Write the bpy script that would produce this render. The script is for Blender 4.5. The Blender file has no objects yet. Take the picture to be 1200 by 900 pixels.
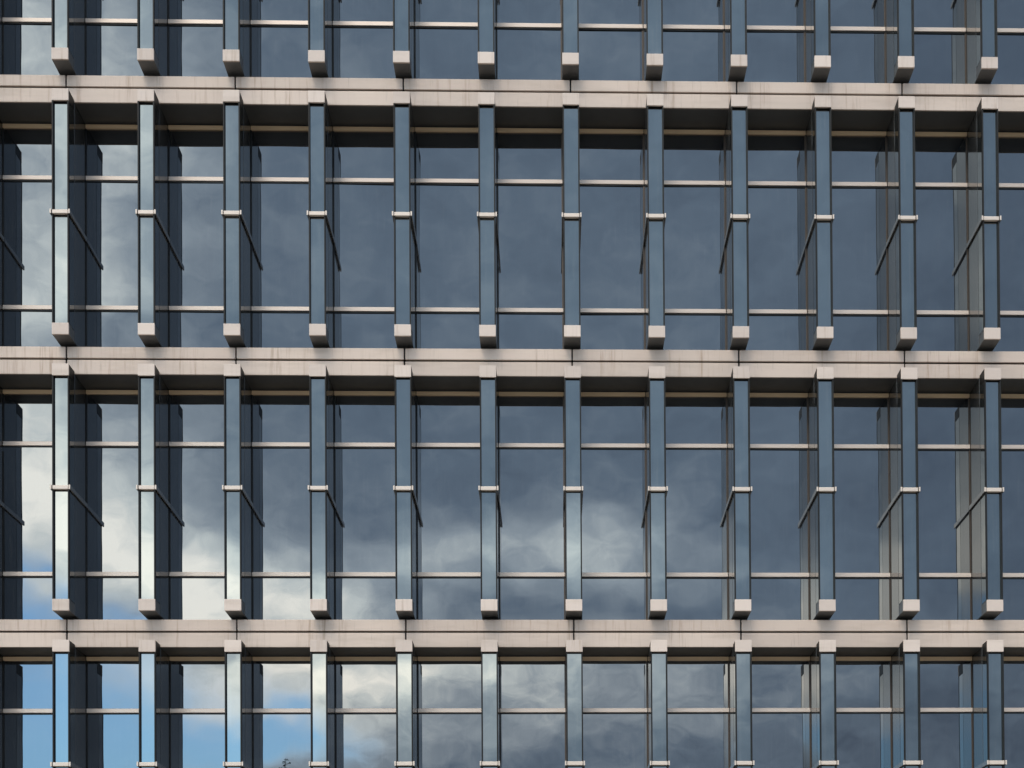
import bpy, bmesh, math, random
import numpy as np
from mathutils import Matrix, Vector
random.seed(11)
sc = bpy.context.scene
col = sc.collection

# ------------------------------------------------------------------ camera
# The photograph is 1200 x 900; these numbers were solved from fin, band and
# transom positions measured in it (a shifted, almost level lens).
F, CX, CY = 1800.0, 696.562, 1168.184
RX, RY, RZ = -0.01404, -0.0063, 0.02612
D = 23.393
EYE = 1.6
CAMX = 7.17292
def rot(rx, ry, rz):
    c, s = math.cos, math.sin
    X = np.array([[1,0,0],[0,c(rx),-s(rx)],[0,s(rx),c(rx)]])
    Y = np.array([[c(ry),0,s(ry)],[0,1,0],[-s(ry),0,c(ry)]])
    Z = np.array([[c(rz),-s(rz),0],[s(rz),c(rz),0],[0,0,1]])
    return X @ Y @ Z
RM = rot(RX, RY, RZ)
cam = bpy.data.cameras.new('camera')
cam.sensor_width = 36.0
cam.lens = F / 1200.0 * 36.0
cam.shift_x = (600.0 - CX) / 1200.0
cam.shift_y = (CY - 450.0) / 1200.0
cam.clip_end = 3000.0
cam_o = bpy.data.objects.new('camera', cam)
col.objects.link(cam_o)
r, f, u = Vector(RM[0]), Vector(RM[1]), Vector(RM[2])
cam_o.matrix_world = Matrix(((r.x, u.x, -f.x, CAMX), (r.y, u.y, -f.y, -D), (r.z, u.z, -f.z, EYE), (0, 0, 0, 1)))
sc.camera = cam_o

# ------------------------------------------------------------------ sky, sun, exposure
def sky_angles(px, py):
    """azimuth / elevation of the piece of sky that a window mirrors at this pixel"""
    d = RM.T @ np.array([(px - CX) / F, 1.0, -(py - CY) / F])
    d /= np.linalg.norm(d)
    return math.atan2(d[0], d[1]), math.asin(d[2])

SUN_EL, SUN_AZ = math.radians(45), math.radians(-14)      # azimuth from straight out of the facade, minus = left
GLASS_R = 0.142          # normal-incidence reflectance of the window glass
EXPO = 0.25
def srgb(*c):
    return tuple(((v / 255.0) / 12.92 if v < 10.3 else ((v / 255.0 + 0.055) / 1.055) ** 2.4) for v in c)

world = bpy.data.worlds.new('World'); sc.world = world; world.cycles.sampling_method = 'MANUAL'; world.cycles.sample_map_resolution = 256; world.use_nodes = True
wt = world.node_tree; wt.nodes.clear()
class G:
    """tiny expression helper for math nodes"""
    def __init__(s, tree): s.t = tree
    def m(s, op, *a):
        n = s.t.nodes.new('ShaderNodeMath'); n.operation = op
        for i, v in enumerate(a):
            if isinstance(v, (int, float)): n.inputs[i].default_value = v
            else: s.t.links.new(v, n.inputs[i])
        return n.outputs[0]
    def add(s, a, b): return s.m('ADD', a, b)
    def sub(s, a, b): return s.m('SUBTRACT', a, b)
    def mul(s, a, b): return s.m('MULTIPLY', a, b)
    def smooth(s, v, lo, hi):
        n = s.t.nodes.new('ShaderNodeMapRange'); n.interpolation_type = 'SMOOTHSTEP'
        s.t.links.new(v, n.inputs[0]); n.inputs[1].default_value = lo; n.inputs[2].default_value = hi
        return n.outputs[0]
    def noise(s, vec, scale, detail=6, rough=.55, dist=0.0, lac=2.0):
        n = s.t.nodes.new('ShaderNodeTexNoise')
        s.t.links.new(vec, n.inputs['Vector'])
        n.inputs['Scale'].default_value = scale; n.inputs['Detail'].default_value = detail
        n.inputs['Roughness'].default_value = rough; n.inputs['Distortion'].default_value = dist
        n.inputs['Lacunarity'].default_value = lac
        return n.outputs[0]
    def mapping(s, vec, scale=(1,1,1), loc=(0,0,0)):
        n = s.t.nodes.new('ShaderNodeMapping'); s.t.links.new(vec, n.inputs[0])
        n.inputs['Scale'].default_value = scale; n.inputs['Location'].default_value = loc
        return n.outputs[0]
    def mix(s, fac, a, b, blend='MIX'):
        n = s.t.nodes.new('ShaderNodeMix'); n.data_type = 'RGBA'; n.blend_type = blend
        for k, v in ((0, fac), (6, a), (7, b)):
            if isinstance(v, (int, float)): n.inputs[k].default_value = v
            elif isinstance(v, tuple): n.inputs[k].default_value = (*v[:3], 1)
            else: s.t.links.new(v, n.inputs[k])
        return n.outputs[2]
    def ramp(s, v, stops, interp='LINEAR'):
        n = s.t.nodes.new('ShaderNodeValToRGB'); s.t.links.new(v, n.inputs[0])
        e = n.color_ramp.elements; n.color_ramp.interpolation = interp
        while len(e) < len(stops): e.new(0.5)
        for k, (p, c) in enumerate(stops):
            e[k].position = p; e[k].color = (*c[:3], 1)
        return n.outputs[0]

g = G(wt)
tc = wt.nodes.new('ShaderNodeTexCoord'); dirv = tc.outputs['Generated']
sep = wt.nodes.new('ShaderNodeSeparateXYZ'); wt.links.new(dirv, sep.inputs[0])
dx, dy, dz = sep.outputs
az = g.m('ARCTAN2', dx, g.mul(dy, -1.0))
el = g.m('ARCSINE', g.m('MINIMUM', g.m('MAXIMUM', dz, -1.0), 1.0))
flat = g.mapping(dirv, (1, 1, 1.7))
wob1 = g.noise(flat, 5.0, 2, .5)
wob2 = g.noise(g.mapping(dirv, (1, 1, 1.7), (5.3, 2.1, 7.7)), 5.5, 2, .5)
azw = g.add(az, g.mul(g.sub(wob1, .5), .16))
elw = g.add(el, g.mul(g.sub(wob2, .5), .09))
cmb = wt.nodes.new('ShaderNodeCombineXYZ'); wt.links.new(azw, cmb.inputs[0]); wt.links.new(elw, cmb.inputs[1])
def blobs(start, items):
    """start + a sum of soft cloud masses, each given by the place where it is mirrored"""
    acc = start
    for px, py, sx, sy, amp_ in items:
        a, e = sky_angles(px, py)
        v = wt.nodes.new('ShaderNodeVectorMath'); v.operation = 'MULTIPLY_ADD'; wt.links.new(cmb.outputs[0], v.inputs[0])
        kx, ky = F / sx, F / sy
        v.inputs[1].default_value = (kx, ky, 0); v.inputs[2].default_value = (-a * kx, -e * ky, 0)
        d = wt.nodes.new('ShaderNodeVectorMath'); d.operation = 'DOT_PRODUCT'
        wt.links.new(v.outputs[0], d.inputs[0]); wt.links.new(v.outputs[0], d.inputs[1])
        acc = g.m('MULTIPLY_ADD', g.m('POWER', math.exp(-1), d.outputs['Value']), amp_, acc)
    return acc
# the storm deck thins out towards the left and is densest on the right
deck = g.add(.15, g.mul(g.smooth(az, .0, -1.0), .32))
deck = g.sub(deck, g.mul(g.smooth(az, .05, .32), .10))
deck = g.add(deck, g.mul(g.smooth(el, .60, 1.15), .62))
deck = blobs(deck, ((0, 560, 105, 115, .50), (130, 605, 100, 70, .54), (245, 655, 100, 48, .52), (345, 700, 85, 34, .55),
          (60, 250, 170, 210, .26), (-10, 385, 90, 48, .32), (140, 205, 55, 80, .20), (150, 372, 60, 40, .26), (20, 70, 110, 80, .20),
          (500, 635, 120, 40, .20), (690, 635, 95, 48, .28), (610, 660, 170, 45, .14), (830, 690, 90, 24, .13),
          (330, 770, 70, 30, .45), (415, 795, 95, 46, .46), (520, 800, 110, 44, .30), (640, 795, 120, 40, .30), (760, 800, 150, 42, .17), (930, 800, 150, 40, .12), (430, 880, 120, 34, .16), (130, 820, 200, 85, .55), (270, 850, 90, 60, .28)))
cl = g.noise(g.mapping(dirv, (1, 1, 1.9)), 11.0, 7, .60, .25)
fine = g.noise(g.mapping(dirv, (1, 1, 1.6), (3.1, 4.7, .3)), 34.0, 5, .66, .2)
amp = g.add(.12, g.mul(g.m('MINIMUM', deck, .8), 1.05))
amp = g.add(amp, g.mul(g.smooth(el, .29, .19), .24))
bright = g.add(deck, g.mul(g.sub(cl, .5), amp))
bright = g.add(bright, g.mul(g.sub(fine, .5), g.mul(amp, .70)))
K = 10.0 / (GLASS_R * 2 ** EXPO)
cloud = g.ramp(g.m('MULTIPLY', bright, 1.0), [(0.0, srgb(65, 77, 92)), (.15, srgb(86, 100, 115)), (.40, srgb(131, 142, 151)), (.68, srgb(182, 189, 189)), (1.0, srgb(226, 225, 217))])
cloud = g.mix(1.0, cloud, (K, K, K), 'MULTIPLY')
cloud = g.mix(g.smooth(el, .29, .19), cloud, g.mix(1.0, cloud, (1.045, 1.0, .96), 'MULTIPLY'))     # low cloud is seen through warmer air
sky = wt.nodes.new('ShaderNodeTexSky'); sky.sky_type = 'NISHITA'; sky.sun_disc = False
sky.sun_elevation = SUN_EL; sky.sun_rotation = math.pi + SUN_AZ * -1.0
sky.air_density = 1.3; sky.dust_density = .4; sky.ozone_density = 3.0
blue_m = blobs(0.0, ((50, 855, 215, 100, 1.3), (300, 885, 95, 36, .80), (165, 720, 85, 36, .85), (30, 700, 75, 40, .85), (-280, 830, 260, 130, 1.15)))
blue_m = g.add(blue_m, g.mul(g.sub(cl, .5), .8))
blue_m = g.add(blue_m, g.mul(g.sub(fine, .5), .7))
blue_m = g.smooth(blue_m, .18, 1.25)
clear = g.mix(1.0, sky.outputs[0], (1.95, 2.85, 3.55), 'MULTIPLY')
skyc = g.mix(g.mul(blue_m, .95), cloud, clear)
bg = wt.nodes.new('ShaderNodeBackground'); wt.links.new(skyc, bg.inputs[0]); bg.inputs[1].default_value = 0.1
wo = wt.nodes.new('ShaderNodeOutputWorld'); wt.links.new(bg.outputs[0], wo.inputs[0])

sun = bpy.data.lights.new('sun', 'SUN'); sun.energy = 1.0; sun.angle = math.radians(18); sun.color = (1.0, .90, .78)
sun_o = bpy.data.objects.new('sun', sun); col.objects.link(sun_o)
to_sun = Vector((math.sin(SUN_AZ) * math.cos(SUN_EL), -math.cos(SUN_AZ) * math.cos(SUN_EL), math.sin(SUN_EL)))
sun_o.rotation_euler = to_sun.to_track_quat('Z', 'Y').to_euler()
sun_o.location = (0, -30, 40)

sc.view_settings.view_transform = 'Standard'; sc.view_settings.look = 'None'
sc.view_settings.exposure = EXPO; sc.view_settings.gamma = 1.0
sc.view_settings.use_curve_mapping = False
sc.render.engine = 'CYCLES'
sc.cycles.max_bounces = 10; sc.cycles.glossy_bounces = 6; sc.cycles.diffuse_bounces = 4

# ------------------------------------------------------------------ materials
def new_mat(name):
    m = bpy.data.materials.new(name); m.use_nodes = True
    t = m.node_tree; p = t.nodes['Principled BSDF']
    return m, t, p, G(t)
def set_in(t, sock, v):
    if isinstance(v, (int, float)): sock.default_value = v
    elif isinstance(v, tuple): sock.default_value = (*v[:3], 1)
    else: t.links.new(v, sock)

def glass_mat(name, ior, tint, base, rough):
    m, t, p, g = new_mat(name)
    geo = t.nodes.new('ShaderNodeNewGeometry')
    oi = t.nodes.new('ShaderNodeObjectInfo')
    p.inputs['IOR'].default_value = ior
    set_in(t, p.inputs['Specular Tint'], tint)
    dust = g.noise(g.mapping(geo.outputs['Position'], (9, 9, 1.1)), 1.0, 6, .6)
    set_in(t, p.inputs['Roughness'], g.add(rough, g.mul(g.smooth(dust, .45, .8), .03)))
    film = g.noise(g.mapping(geo.outputs['Position'], (30, 30, 1.3), (2, 3, 5)), 1.0, 4, .65)
    set_in(t, p.inputs['Base Color'], g.mix(g.mul(g.smooth(film, .5, .85), .5), base, (.075, .070, .062)))
    # rolled-glass waviness and the slight pillow of sealed units
    bmp = t.nodes.new('ShaderNodeBump'); bmp.inputs['Strength'].default_value = 1.0; bmp.inputs['Distance'].default_value = 1.0
    wav = g.noise(geo.outputs['Position'], 1.5, 1, .4)
    hgt = g.mul(wav, .0022)
    t.links.new(hgt, bmp.inputs['Height']); t.links.new(bmp.outputs[0], p.inputs['Normal'])
    return m
M_GLASS = glass_mat('window_glass', 2.21, (.96, .98, 1.0), (.008, .009, .011), .004)
M_FINGLASS = glass_mat('fin_glass', 2.40, (.93, .97, .96), (.010, .014, .016), .006)
M_SIDEGLASS = glass_mat('side_glass', 2.0, (.95, 1.0, .99), (.014, .015, .015), .01)

def stone_mat(name, base, stain):
    m, t, p, g = new_mat(name)
    geo = t.nodes.new('ShaderNodeNewGeometry'); pos = geo.outputs['Position']
    oi = t.nodes.new('ShaderNodeObjectInfo'); rnd = oi.outputs['Random']
    c = g.mix(rnd, tuple(v * 1.07 for v in base), tuple(v * k for v, k in zip(base, (.85, .84, .84))))
    mott = g.noise(g.mapping(pos, (1, 1, 1.6)), 3.2, 5, .6)
    c = g.mix(g.mul(g.smooth(mott, .38, .72), .28), c, tuple(v * k for v, k in zip(base, (1.06, 1.04, 1.05))))
    # run-off streaks below the ledge
    st = g.noise(g.mapping(pos, (19, 1, .9)), 1.0, 5, .68)
    st2 = g.noise(g.mapping(pos, (1.5, 1, .6), (4, 0, 9)), 1.0, 3, .5)
    stm = g.mul(g.smooth(st, .50, .76), g.smooth(st2, .36, .62))
    c = g.mix(g.mul(stm, .85 * stain), c, (.25, .155, .095))
    blot = g.noise(g.mapping(pos, (.9, 1, 5.0), (8, 1, 2)), 1.0, 4, .6)
    c = g.mix(g.mul(g.smooth(blot, .46, .74), .32 * stain), c, (.30, .225, .17))
    grime = g.noise(g.mapping(pos, (38, 1, 2.0), (1, 7, 3)), 1.0, 4, .6)
    c = g.mix(g.mul(g.smooth(grime, .60, .80), .30 * stain), c, (.12, .10, .085))
    grain = g.noise(pos, 160.0, 3, .6)
    c = g.mix(g.mul(g.sub(grain, .35), .20), c, (.30, .25, .22))
    set_in(t, p.inputs['Base Color'], c)
    p.inputs['Roughness'].default_value = .62
    bmp = t.nodes.new('ShaderNodeBump'); bmp.inputs['Strength'].default_value = .25; bmp.inputs['Distance'].default_value = .002
    t.links.new(grain, bmp.inputs['Height']); t.links.new(bmp.outputs[0], p.inputs['Normal'])
    return m
M_STONE = stone_mat('pink_granite', (.515, .403, .328), 1.0)
M_CAPSTONE = stone_mat('pink_granite_block', (.525, .423, .357), .8)

def metal_mat(name, base, rough, metallic=0.0, ior=1.5, vary=.25):
    m, t, p, g = new_mat(name)
    geo = t.nodes.new('ShaderNodeNewGeometry'); pos = geo.outputs['Position']
    n = g.noise(g.mapping(pos, (6, 6, .8)), 1.0, 5, .6)
    c = g.mix(g.mul(n, vary), base, tuple(v * .55 for v in base))
    set_in(t, p.inputs['Base Color'], c)
    set_in(t, p.inputs['Roughness'], g.add(rough, g.mul(g.sub(n, .5), rough * .5)))
    p.inputs['Metallic'].default_value = metallic; p.inputs['IOR'].default_value = ior
    return m
M_DARK = metal_mat('dark_grey_coated_metal', (.040, .038, .036), .10)
M_FRAME = metal_mat('black_brown_anodised_frame', (.009, .008, .007), .55, ior=1.3)
M_SOFFIT = metal_mat('dark_soffit_panel', (.076, .073, .071), .42)
M_CHAMP = metal_mat('champagne_aluminium', (.71, .575, .475), .34, .15, vary=.12)
M_CLIP = metal_mat('dull_clip_metal', (.56, .46, .385), .4, .1)
M_RAIL = metal_mat('brushed_rail', (.30, .27, .245), .25, .75)
M_BRONZE = metal_mat('bronze_head_trim', (.80, .56, .34), .5, 0.0)
M_GASKET = metal_mat('black_gasket', (.008, .008, .008), .6)
M_BROWN = metal_mat('brown_seal', (.075, .048, .030), .5, vary=.7)
M_CORE = metal_mat('dark_core', (.02, .02, .02), .8)

def ground_mat(name, a, b, scale):
    m, t, p, g = new_mat(name)
    geo = t.nodes.new('ShaderNodeNewGeometry'); pos = geo.outputs['Position']
    n = g.noise(pos, scale, 8, .65); n2 = g.noise(pos, scale * .04, 4, .55)
    c = g.mix(n, a, b); c = g.mix(g.mul(g.smooth(n2, .35, .7), .4), c, tuple(v * .7 for v in a))
    set_in(t, p.inputs['Base Color'], c); p.inputs['Roughness'].default_value = .85
    bmp = t.nodes.new('ShaderNodeBump'); bmp.inputs['Strength'].default_value = .4; bmp.inputs['Distance'].default_value = .01
    t.links.new(n, bmp.inputs['Height']); t.links.new(bmp.outputs[0], p.inputs['Normal'])
    return m
M_ASPHALT = ground_mat('asphalt', (.04, .04, .042), (.065, .063, .06), 30)
M_PAVE = ground_mat('paving', (.27, .25, .23), (.34, .32, .29), 14)
M_PAINT = ground_mat('road_paint', (.55, .55, .53), (.66, .66, .64), 20)
M_LEAF = ground_mat('needles', (.025, .045, .03), (.05, .075, .045), 9)
M_BARK = ground_mat('bark', (.06, .045, .035), (.10, .08, .06), 12)

# ------------------------------------------------------------------ mesh helpers
def boxes_mesh(name, boxes, mat, bevel=0.0, seg=1):
    """boxes: (x0,x1,y0,y1,z0,z1)"""
    bm = bmesh.new()
    for x0, x1, y0, y1, z0, z1 in boxes:
        r = bmesh.ops.create_cube(bm, size=1.0)
        for v in r['verts']:
            v.co = Vector(((x0 + x1) / 2 + v.co.x * (x1 - x0), (y0 + y1) / 2 + v.co.y * (y1 - y0), (z0 + z1) / 2 + v.co.z * (z1 - z0)))
    if bevel:
        bmesh.ops.bevel(bm, geom=bm.edges[:], offset=bevel, segments=seg, affect='EDGES', profile=.6)
    bmesh.ops.recalc_face_normals(bm, faces=bm.faces[:])
    me = bpy.data.meshes.new(name); bm.to_mesh(me); bm.free()
    me.materials.append(mat)
    return me
def add(name, me, parent=None, loc=(0, 0, 0), rotv=(0, 0, 0)):
    o = bpy.data.objects.new(name, me); col.objects.link(o)
    o.parent = parent; o.location = loc; o.rotation_euler = rotv
    return o

# ------------------------------------------------------------------ ground, pavement, road (below the frame)
def sheet(name, x0, x1, y0, y1, z, mat):
    me = bpy.data.meshes.new(name)
    me.from_pydata([(x0, y0, z), (x1, y0, z), (x1, y1, z), (x0, y1, z)], [], [(0, 1, 2, 3)])
    me.materials.append(mat); o = add(name, me); o['kind'] = 'structure'
    return o
sheet('ground', -600, 600, -600, 600, -.13, M_ASPHALT)
pav = add('pavement', boxes_mesh('pavement', [(-40, 60, -9.0, .5, -.128, 0.0)], M_PAVE, .015)); pav['kind'] = 'structure'
pav2 = add('pavement_opposite', boxes_mesh('pavement_opposite', [(-40, 60, -30.0, -17.0, -.128, 0.0)], M_PAVE, .015)); pav2['kind'] = 'structure'
for k in range(-3, 8):
    s = sheet('road_marking', k * 6.0, k * 6.0 + 3.0, -13.06, -12.94, -.126, M_PAINT)

# ------------------------------------------------------------------ the building
MOD, H = 1.25, 4.06133
ZA = EYE + 14.07105                   # top of the uppermost stone band in the picture
PF, PB, PS = .848, .5613, .566        # how far fin face, stone band and fin box back stand out from the glass
HW = .1225                            # half fin width
CB, CBT = .059, .229                  # bottom block
CT, CTB = H - .372, H - .5458         # top block
SO = H - .40886
CLB, CLT = 1.835, 1.900
FINS = range(-2, 14)
ROWS = range(0, 4)                    # rows of fins, counted down from the one cut by the top of the frame
def band_z(k): return ZA - k * H      # top of the band under row k

bld = bpy.data.objects.new('office_building', None); col.objects.link(bld)
bld.location = (0, 0, 0); bld.empty_display_size = 1
bld['label'] = 'glass office building with pinkish stone bands and projecting glazed vertical fins'
bld['category'] = 'building'

XL, XR = -2 * MOD - .2, 13 * MOD + .2
ZTOP = band_z(-1) + .6
add('core_wall', boxes_mesh('core_wall', [(XL, XR, .03, 14, band_z(3) - .45, ZTOP)], M_CORE), bld)
add('ground_floor_wall', boxes_mesh('ground_floor_wall', [(XL, XR, -.30, 14, .0, band_z(3) - .45)], M_STONE, .01), bld)

# stone bands ----------------------------------------------------------------
PL = 2 * MOD
up_me = boxes_mesh('upper_course_stone', [(-PL / 2 + .011, PL / 2 - .011, -PB, -PB + .04, -.168, 0.0)], M_STONE, .006, 1)
lo_me = boxes_mesh('lower_course_stone', [(-PL / 2 + .011, PL / 2 - .011, -PB, -PB + .03, -.40886, -.218),
                                          (-PL / 2 + .011, PL / 2 - .011, -PB + .004, -PB + .028, -.224, -.194)], M_STONE, .004, 1)
so_me = boxes_mesh('soffit_panel', [(-PL / 2 + .002, PL / 2 - .002, -PB + .031, -.002, -.4070, -.385)], M_SOFFIT)
bk_me = boxes_mesh('band_backing', [(XL, XR, -PB + .038, -.004, -.38, -.235), (XL, XR, -PB + .039, -.004, -.150, -.004), (XL, XR, -PB + .15, -.006, -.26, -.12)], M_CORE)
for k in range(-1, 4):
    z = band_z(k)
    band = bpy.data.objects.new('stone_band', None); col.objects.link(band); band.parent = bld; band.location = (0, 0, z)
    add('band_backing', bk_me, band)
    for j in range(-1, 7):
        x = (2 * j + 1) * MOD
        if x - PL / 2 < XL - .3: continue
        if x + PL / 2 > XR + 1.5: continue
        dy = random.uniform(-.002, .002)
        add('stone_panel', up_me, band, (x, dy, random.uniform(-.001, .001)))
        add('stone_panel', lo_me, band, (x + random.uniform(-.003, .003), -dy, random.uniform(-.001, .001)))
        add('soffit_panel', so_me, band, (x, 0, 0))

# fins -----------------------------------------------------------------------
def make_fin_parts(CLB, CLT):
    return [
        ('web', boxes_mesh('fin_web', [(-HW, HW, -PB + .003, .01, CB + .008, SO - .002)], M_DARK, .003)),
        ('sole_plate', boxes_mesh('sole_plate', [(-HW + .002, HW - .002, -PS + .002, .0, CB + .001, CB + .007)], M_SOFFIT)),
        ('foot', boxes_mesh('foot', [(-HW + .03, HW - .03, -.40, .0, -.01, CB + .004)], M_CORE)),
        ('frame', boxes_mesh('fin_frame', [(-HW + .014, HW - .014, -PF + .068, -PS + .003, CB + .02, CT - .02),
                                           (-HW + .019, -HW + .0005, -PF + .010, -PF + .056, CBT, CTB),
                                           (HW - .019, HW - .0005, -PF + .010, -PF + .056, CBT, CTB)], M_FRAME)),
        ('block_housing', boxes_mesh('block_housing', [(-HW + .001, HW - .001, -PF + .03, -PS, CB + .001, CBT - .001)], M_SOFFIT, .003)),
        ('block_housing', boxes_mesh('block_housing_top', [(-HW + .001, HW - .001, -PF + .03, -PS, CTB + .001, CT - .001)], M_FRAME, .003)),
        ('stone_block', boxes_mesh('stone_block', [(-HW, HW, -PF, -PF + .032, CB, CBT)], M_CAPSTONE, .005, 2)),
        ('stone_block', boxes_mesh('stone_block_top', [(-HW, HW, -PF, -PF + .032, CTB, CT)], M_CAPSTONE, .005, 2)),
        ('side_pane', boxes_mesh('side_pane', [(-HW + .001, -HW + .013, -PF + .058, -PS - .007, CBT + .004, CTB - .004)], M_SIDEGLASS)),
        ('side_pane', boxes_mesh('side_pane_b', [(HW - .013, HW - .001, -PF + .058, -PS - .007, CBT + .004, CTB - .004)], M_SIDEGLASS)),
        ('front_pane', boxes_mesh('front_pane', [(-HW + .0145, HW - .0145, -PF + .056, -PF + .066, CBT + .012, CLB - .010)], M_FINGLASS)),
        ('front_pane', boxes_mesh('front_pane_top', [(-HW + .0145, HW - .0145, -PF + .056, -PF + .066, CLT + .006, CTB - .022)], M_FINGLASS)),
        ('clip', boxes_mesh('clip', [(-HW + .006, HW - .006, -PF - .006, -PF + .05, CLB + .004, CLT - .004)], M_CLIP, .005)),
        ('rail', boxes_mesh('rail', [(-HW - .024, -HW - .003, -PF - .012, -.004, CLB - .002, CLT + .002)], M_RAIL, .004)),
        ('rail', boxes_mesh('rail_b', [(HW + .003, HW + .024, -PF - .012, -.004, CLB - .002, CLT + .002)], M_RAIL, .004)),
        ('rail_end', boxes_mesh('rail_end', [(-HW - .025, -HW - .002, -PF - .018, -PF - .010, CLB, CLT)], M_CLIP, .002)),
        ('rail_end', boxes_mesh('rail_end_b', [(HW + .002, HW + .025, -PF - .018, -PF - .010, CLB, CLT)], M_CLIP, .002)),
    ]
fin_parts = make_fin_parts(CLB, CLT)
tall_parts = make_fin_parts(CLB + .24, CLT + .24)      # the storey cut by the top of the frame is laid out differently
for k in ROWS:
    for i in FINS:
        fin = bpy.data.objects.new('fin', None); col.objects.link(fin); fin.parent = bld
        fin.location = (i * MOD, 0, band_z(k))
        for nm, me in (tall_parts if k == 0 else fin_parts):
            rv = (0, 0, 0)
            loc = (0, 0, 0)
            if nm == 'front_pane':
                rv = (0, 0, math.radians(random.gauss(0, .12)))
            if nm == 'stone_block':
                loc = (random.uniform(-.002, .002), random.uniform(-.003, .002), random.uniform(-.002, .002))
            add(nm, me, fin, loc, rv)

# windows ----------------------------------------------------------------------
WW = MOD / 2 - HW                      # half clear width
U1, U2 = H - 1.215, H - 1.278
L1, L2 = .863, .799
def pane_me(name, z0, z1):
    w = WW - .004
    return boxes_mesh(name, [(-w, w, 0.0, .02, -(z1 - z0) / 2, (z1 - z0) / 2)], M_GLASS), (z0 + z1) / 2
def make_window_parts(L1, L2):
    panes = [pane_me('lower_pane', -.04, L2 - .012), pane_me('middle_pane', L1 + .002, U2 - .012), pane_me('upper_pane', U1 + .002, SO + .03)]
    win_parts = [
        ('transom', boxes_mesh('transom_low', [(-WW + .004, WW - .004, -.034, .004, L2, L1)], M_CHAMP, .004)),
        ('transom', boxes_mesh('transom_up', [(-WW + .004, WW - .004, -.034, .004, U2, U1)], M_CHAMP, .004)),
        ('gasket', boxes_mesh('gasket_low', [(-WW + .004, WW - .004, -.016, .003, L2 - .02, L2 - .001)], M_GASKET)),
        ('gasket', boxes_mesh('gasket_up', [(-WW + .004, WW - .004, -.016, .003, U2 - .02, U2 - .001)], M_GASKET)),
        ('gasket', boxes_mesh('gasket_left', [(-WW + .001, -WW + .016, -.008, .003, 0, SO - .003)], M_GASKET)),
        ('gasket', boxes_mesh('gasket_right', [(WW - .018, WW - .001, -.010, .003, 0, SO - .003)], M_BROWN)),
        ('head_trim', boxes_mesh('head_trim', [(-WW + .004, WW - .004, -.036, .004, H - .4856, H - .427)], M_BRONZE, .004)),
    ]
    return panes, win_parts
normal_win = make_window_parts(L1, L2)
tall_win = make_window_parts(L1 + .337, L2 + .337)
for k in ROWS:
    for i in FINS:
        if i == FINS[-1]: continue
        win = bpy.data.objects.new('window', None); col.objects.link(win); win.parent = bld
        win.location = (i * MOD + MOD / 2, 0, band_z(k))
        panes, win_parts = tall_win if k == 0 else normal_win
        for me, zc in panes:
            add('pane', me, win, (0, 0, zc), (math.radians(random.gauss(0, .16)), 0, math.radians(random.gauss(0, .22))))
        for nm, me in win_parts:
            add(nm, me, win)

# ------------------------------------------------------------------ conifer across the street, only its tip is mirrored
def conifer(x, y, height):
    root = bpy.data.objects.new('conifer_tree', None); col.objects.link(root); root.location = (x, y, -.13)
    root['label'] = 'tall dark conifer across the street, its tip mirrored in a window'; root['category'] = 'tree'
    rnd = random.Random(5)
    bm = bmesh.new(); n = 10; rings = []
    for j in range(13):
        t = j / 12; rr = .26 * (1 - t) ** 1.1 + .012; z = t * height
        rings.append([bm.verts.new((rr * math.cos(a * 2 * math.pi / n) + .05 * math.sin(3 * t), rr * math.sin(a * 2 * math.pi / n), z)) for a in range(n)])
    for a, b in zip(rings, rings[1:]):
        for q in range(n): bm.faces.new((a[q], a[(q + 1) % n], b[(q + 1) % n], b[q]))
    me = bpy.data.meshes.new('trunk'); bm.to_mesh(me); bm.free(); me.materials.append(M_BARK); add('trunk', me, root)
    V, Fc = [], []
    for j in range(230):
        t = .14 + .86 * (j / 229.0) ** .85
        z = t * height; L = (1 - t) ** .8 * 2.7 * rnd.uniform(.7, 1.15) + .12; a = rnd.uniform(0, 6.283)
        droop = -.28 + .9 * max(0, t - .8)
        steps = max(3, int(L / .16))
        for s in range(steps):
            q = (s + .5) / steps
            for w in (-1, 1):
                px_ = q * L; ln = (.42 * (1 - q) + .10) * min(1, L * .7) * rnd.uniform(.7, 1.2)
                b = Vector((px_, 0, px_ * droop + .12 * px_ * px_ / max(L, .3)))
                e = b + Vector((ln * .7, w * ln, -.10 * ln + rnd.uniform(-.05, .05)))
                d = Vector((.05, 0, 0.035))
                rot_ = Matrix.Rotation(a, 3, 'Z'); o3 = Vector((0, 0, z))
                k0 = len(V)
                for p in (b - d, e, b + d + Vector((0, 0, -.03))): V.append(tuple(rot_ @ p + o3))
                Fc.append((k0, k0 + 1, k0 + 2))
    me = bpy.data.meshes.new('crown'); me.from_pydata(V, [], Fc); me.materials.append(M_LEAF)
    c = add('crown', me, root)
    return root
a, e = sky_angles(335, 897)
dist = 24.0 + 22.0                    # well behind the far pavement
# mirrored ray: from the eye to the glass (23.4 m) and back out
path = D + dist
hh = EYE + math.tan(e) * path / math.cos(a)
conifer(CAMX + math.tan(a) * path, -dist, hh + .13 + .05)
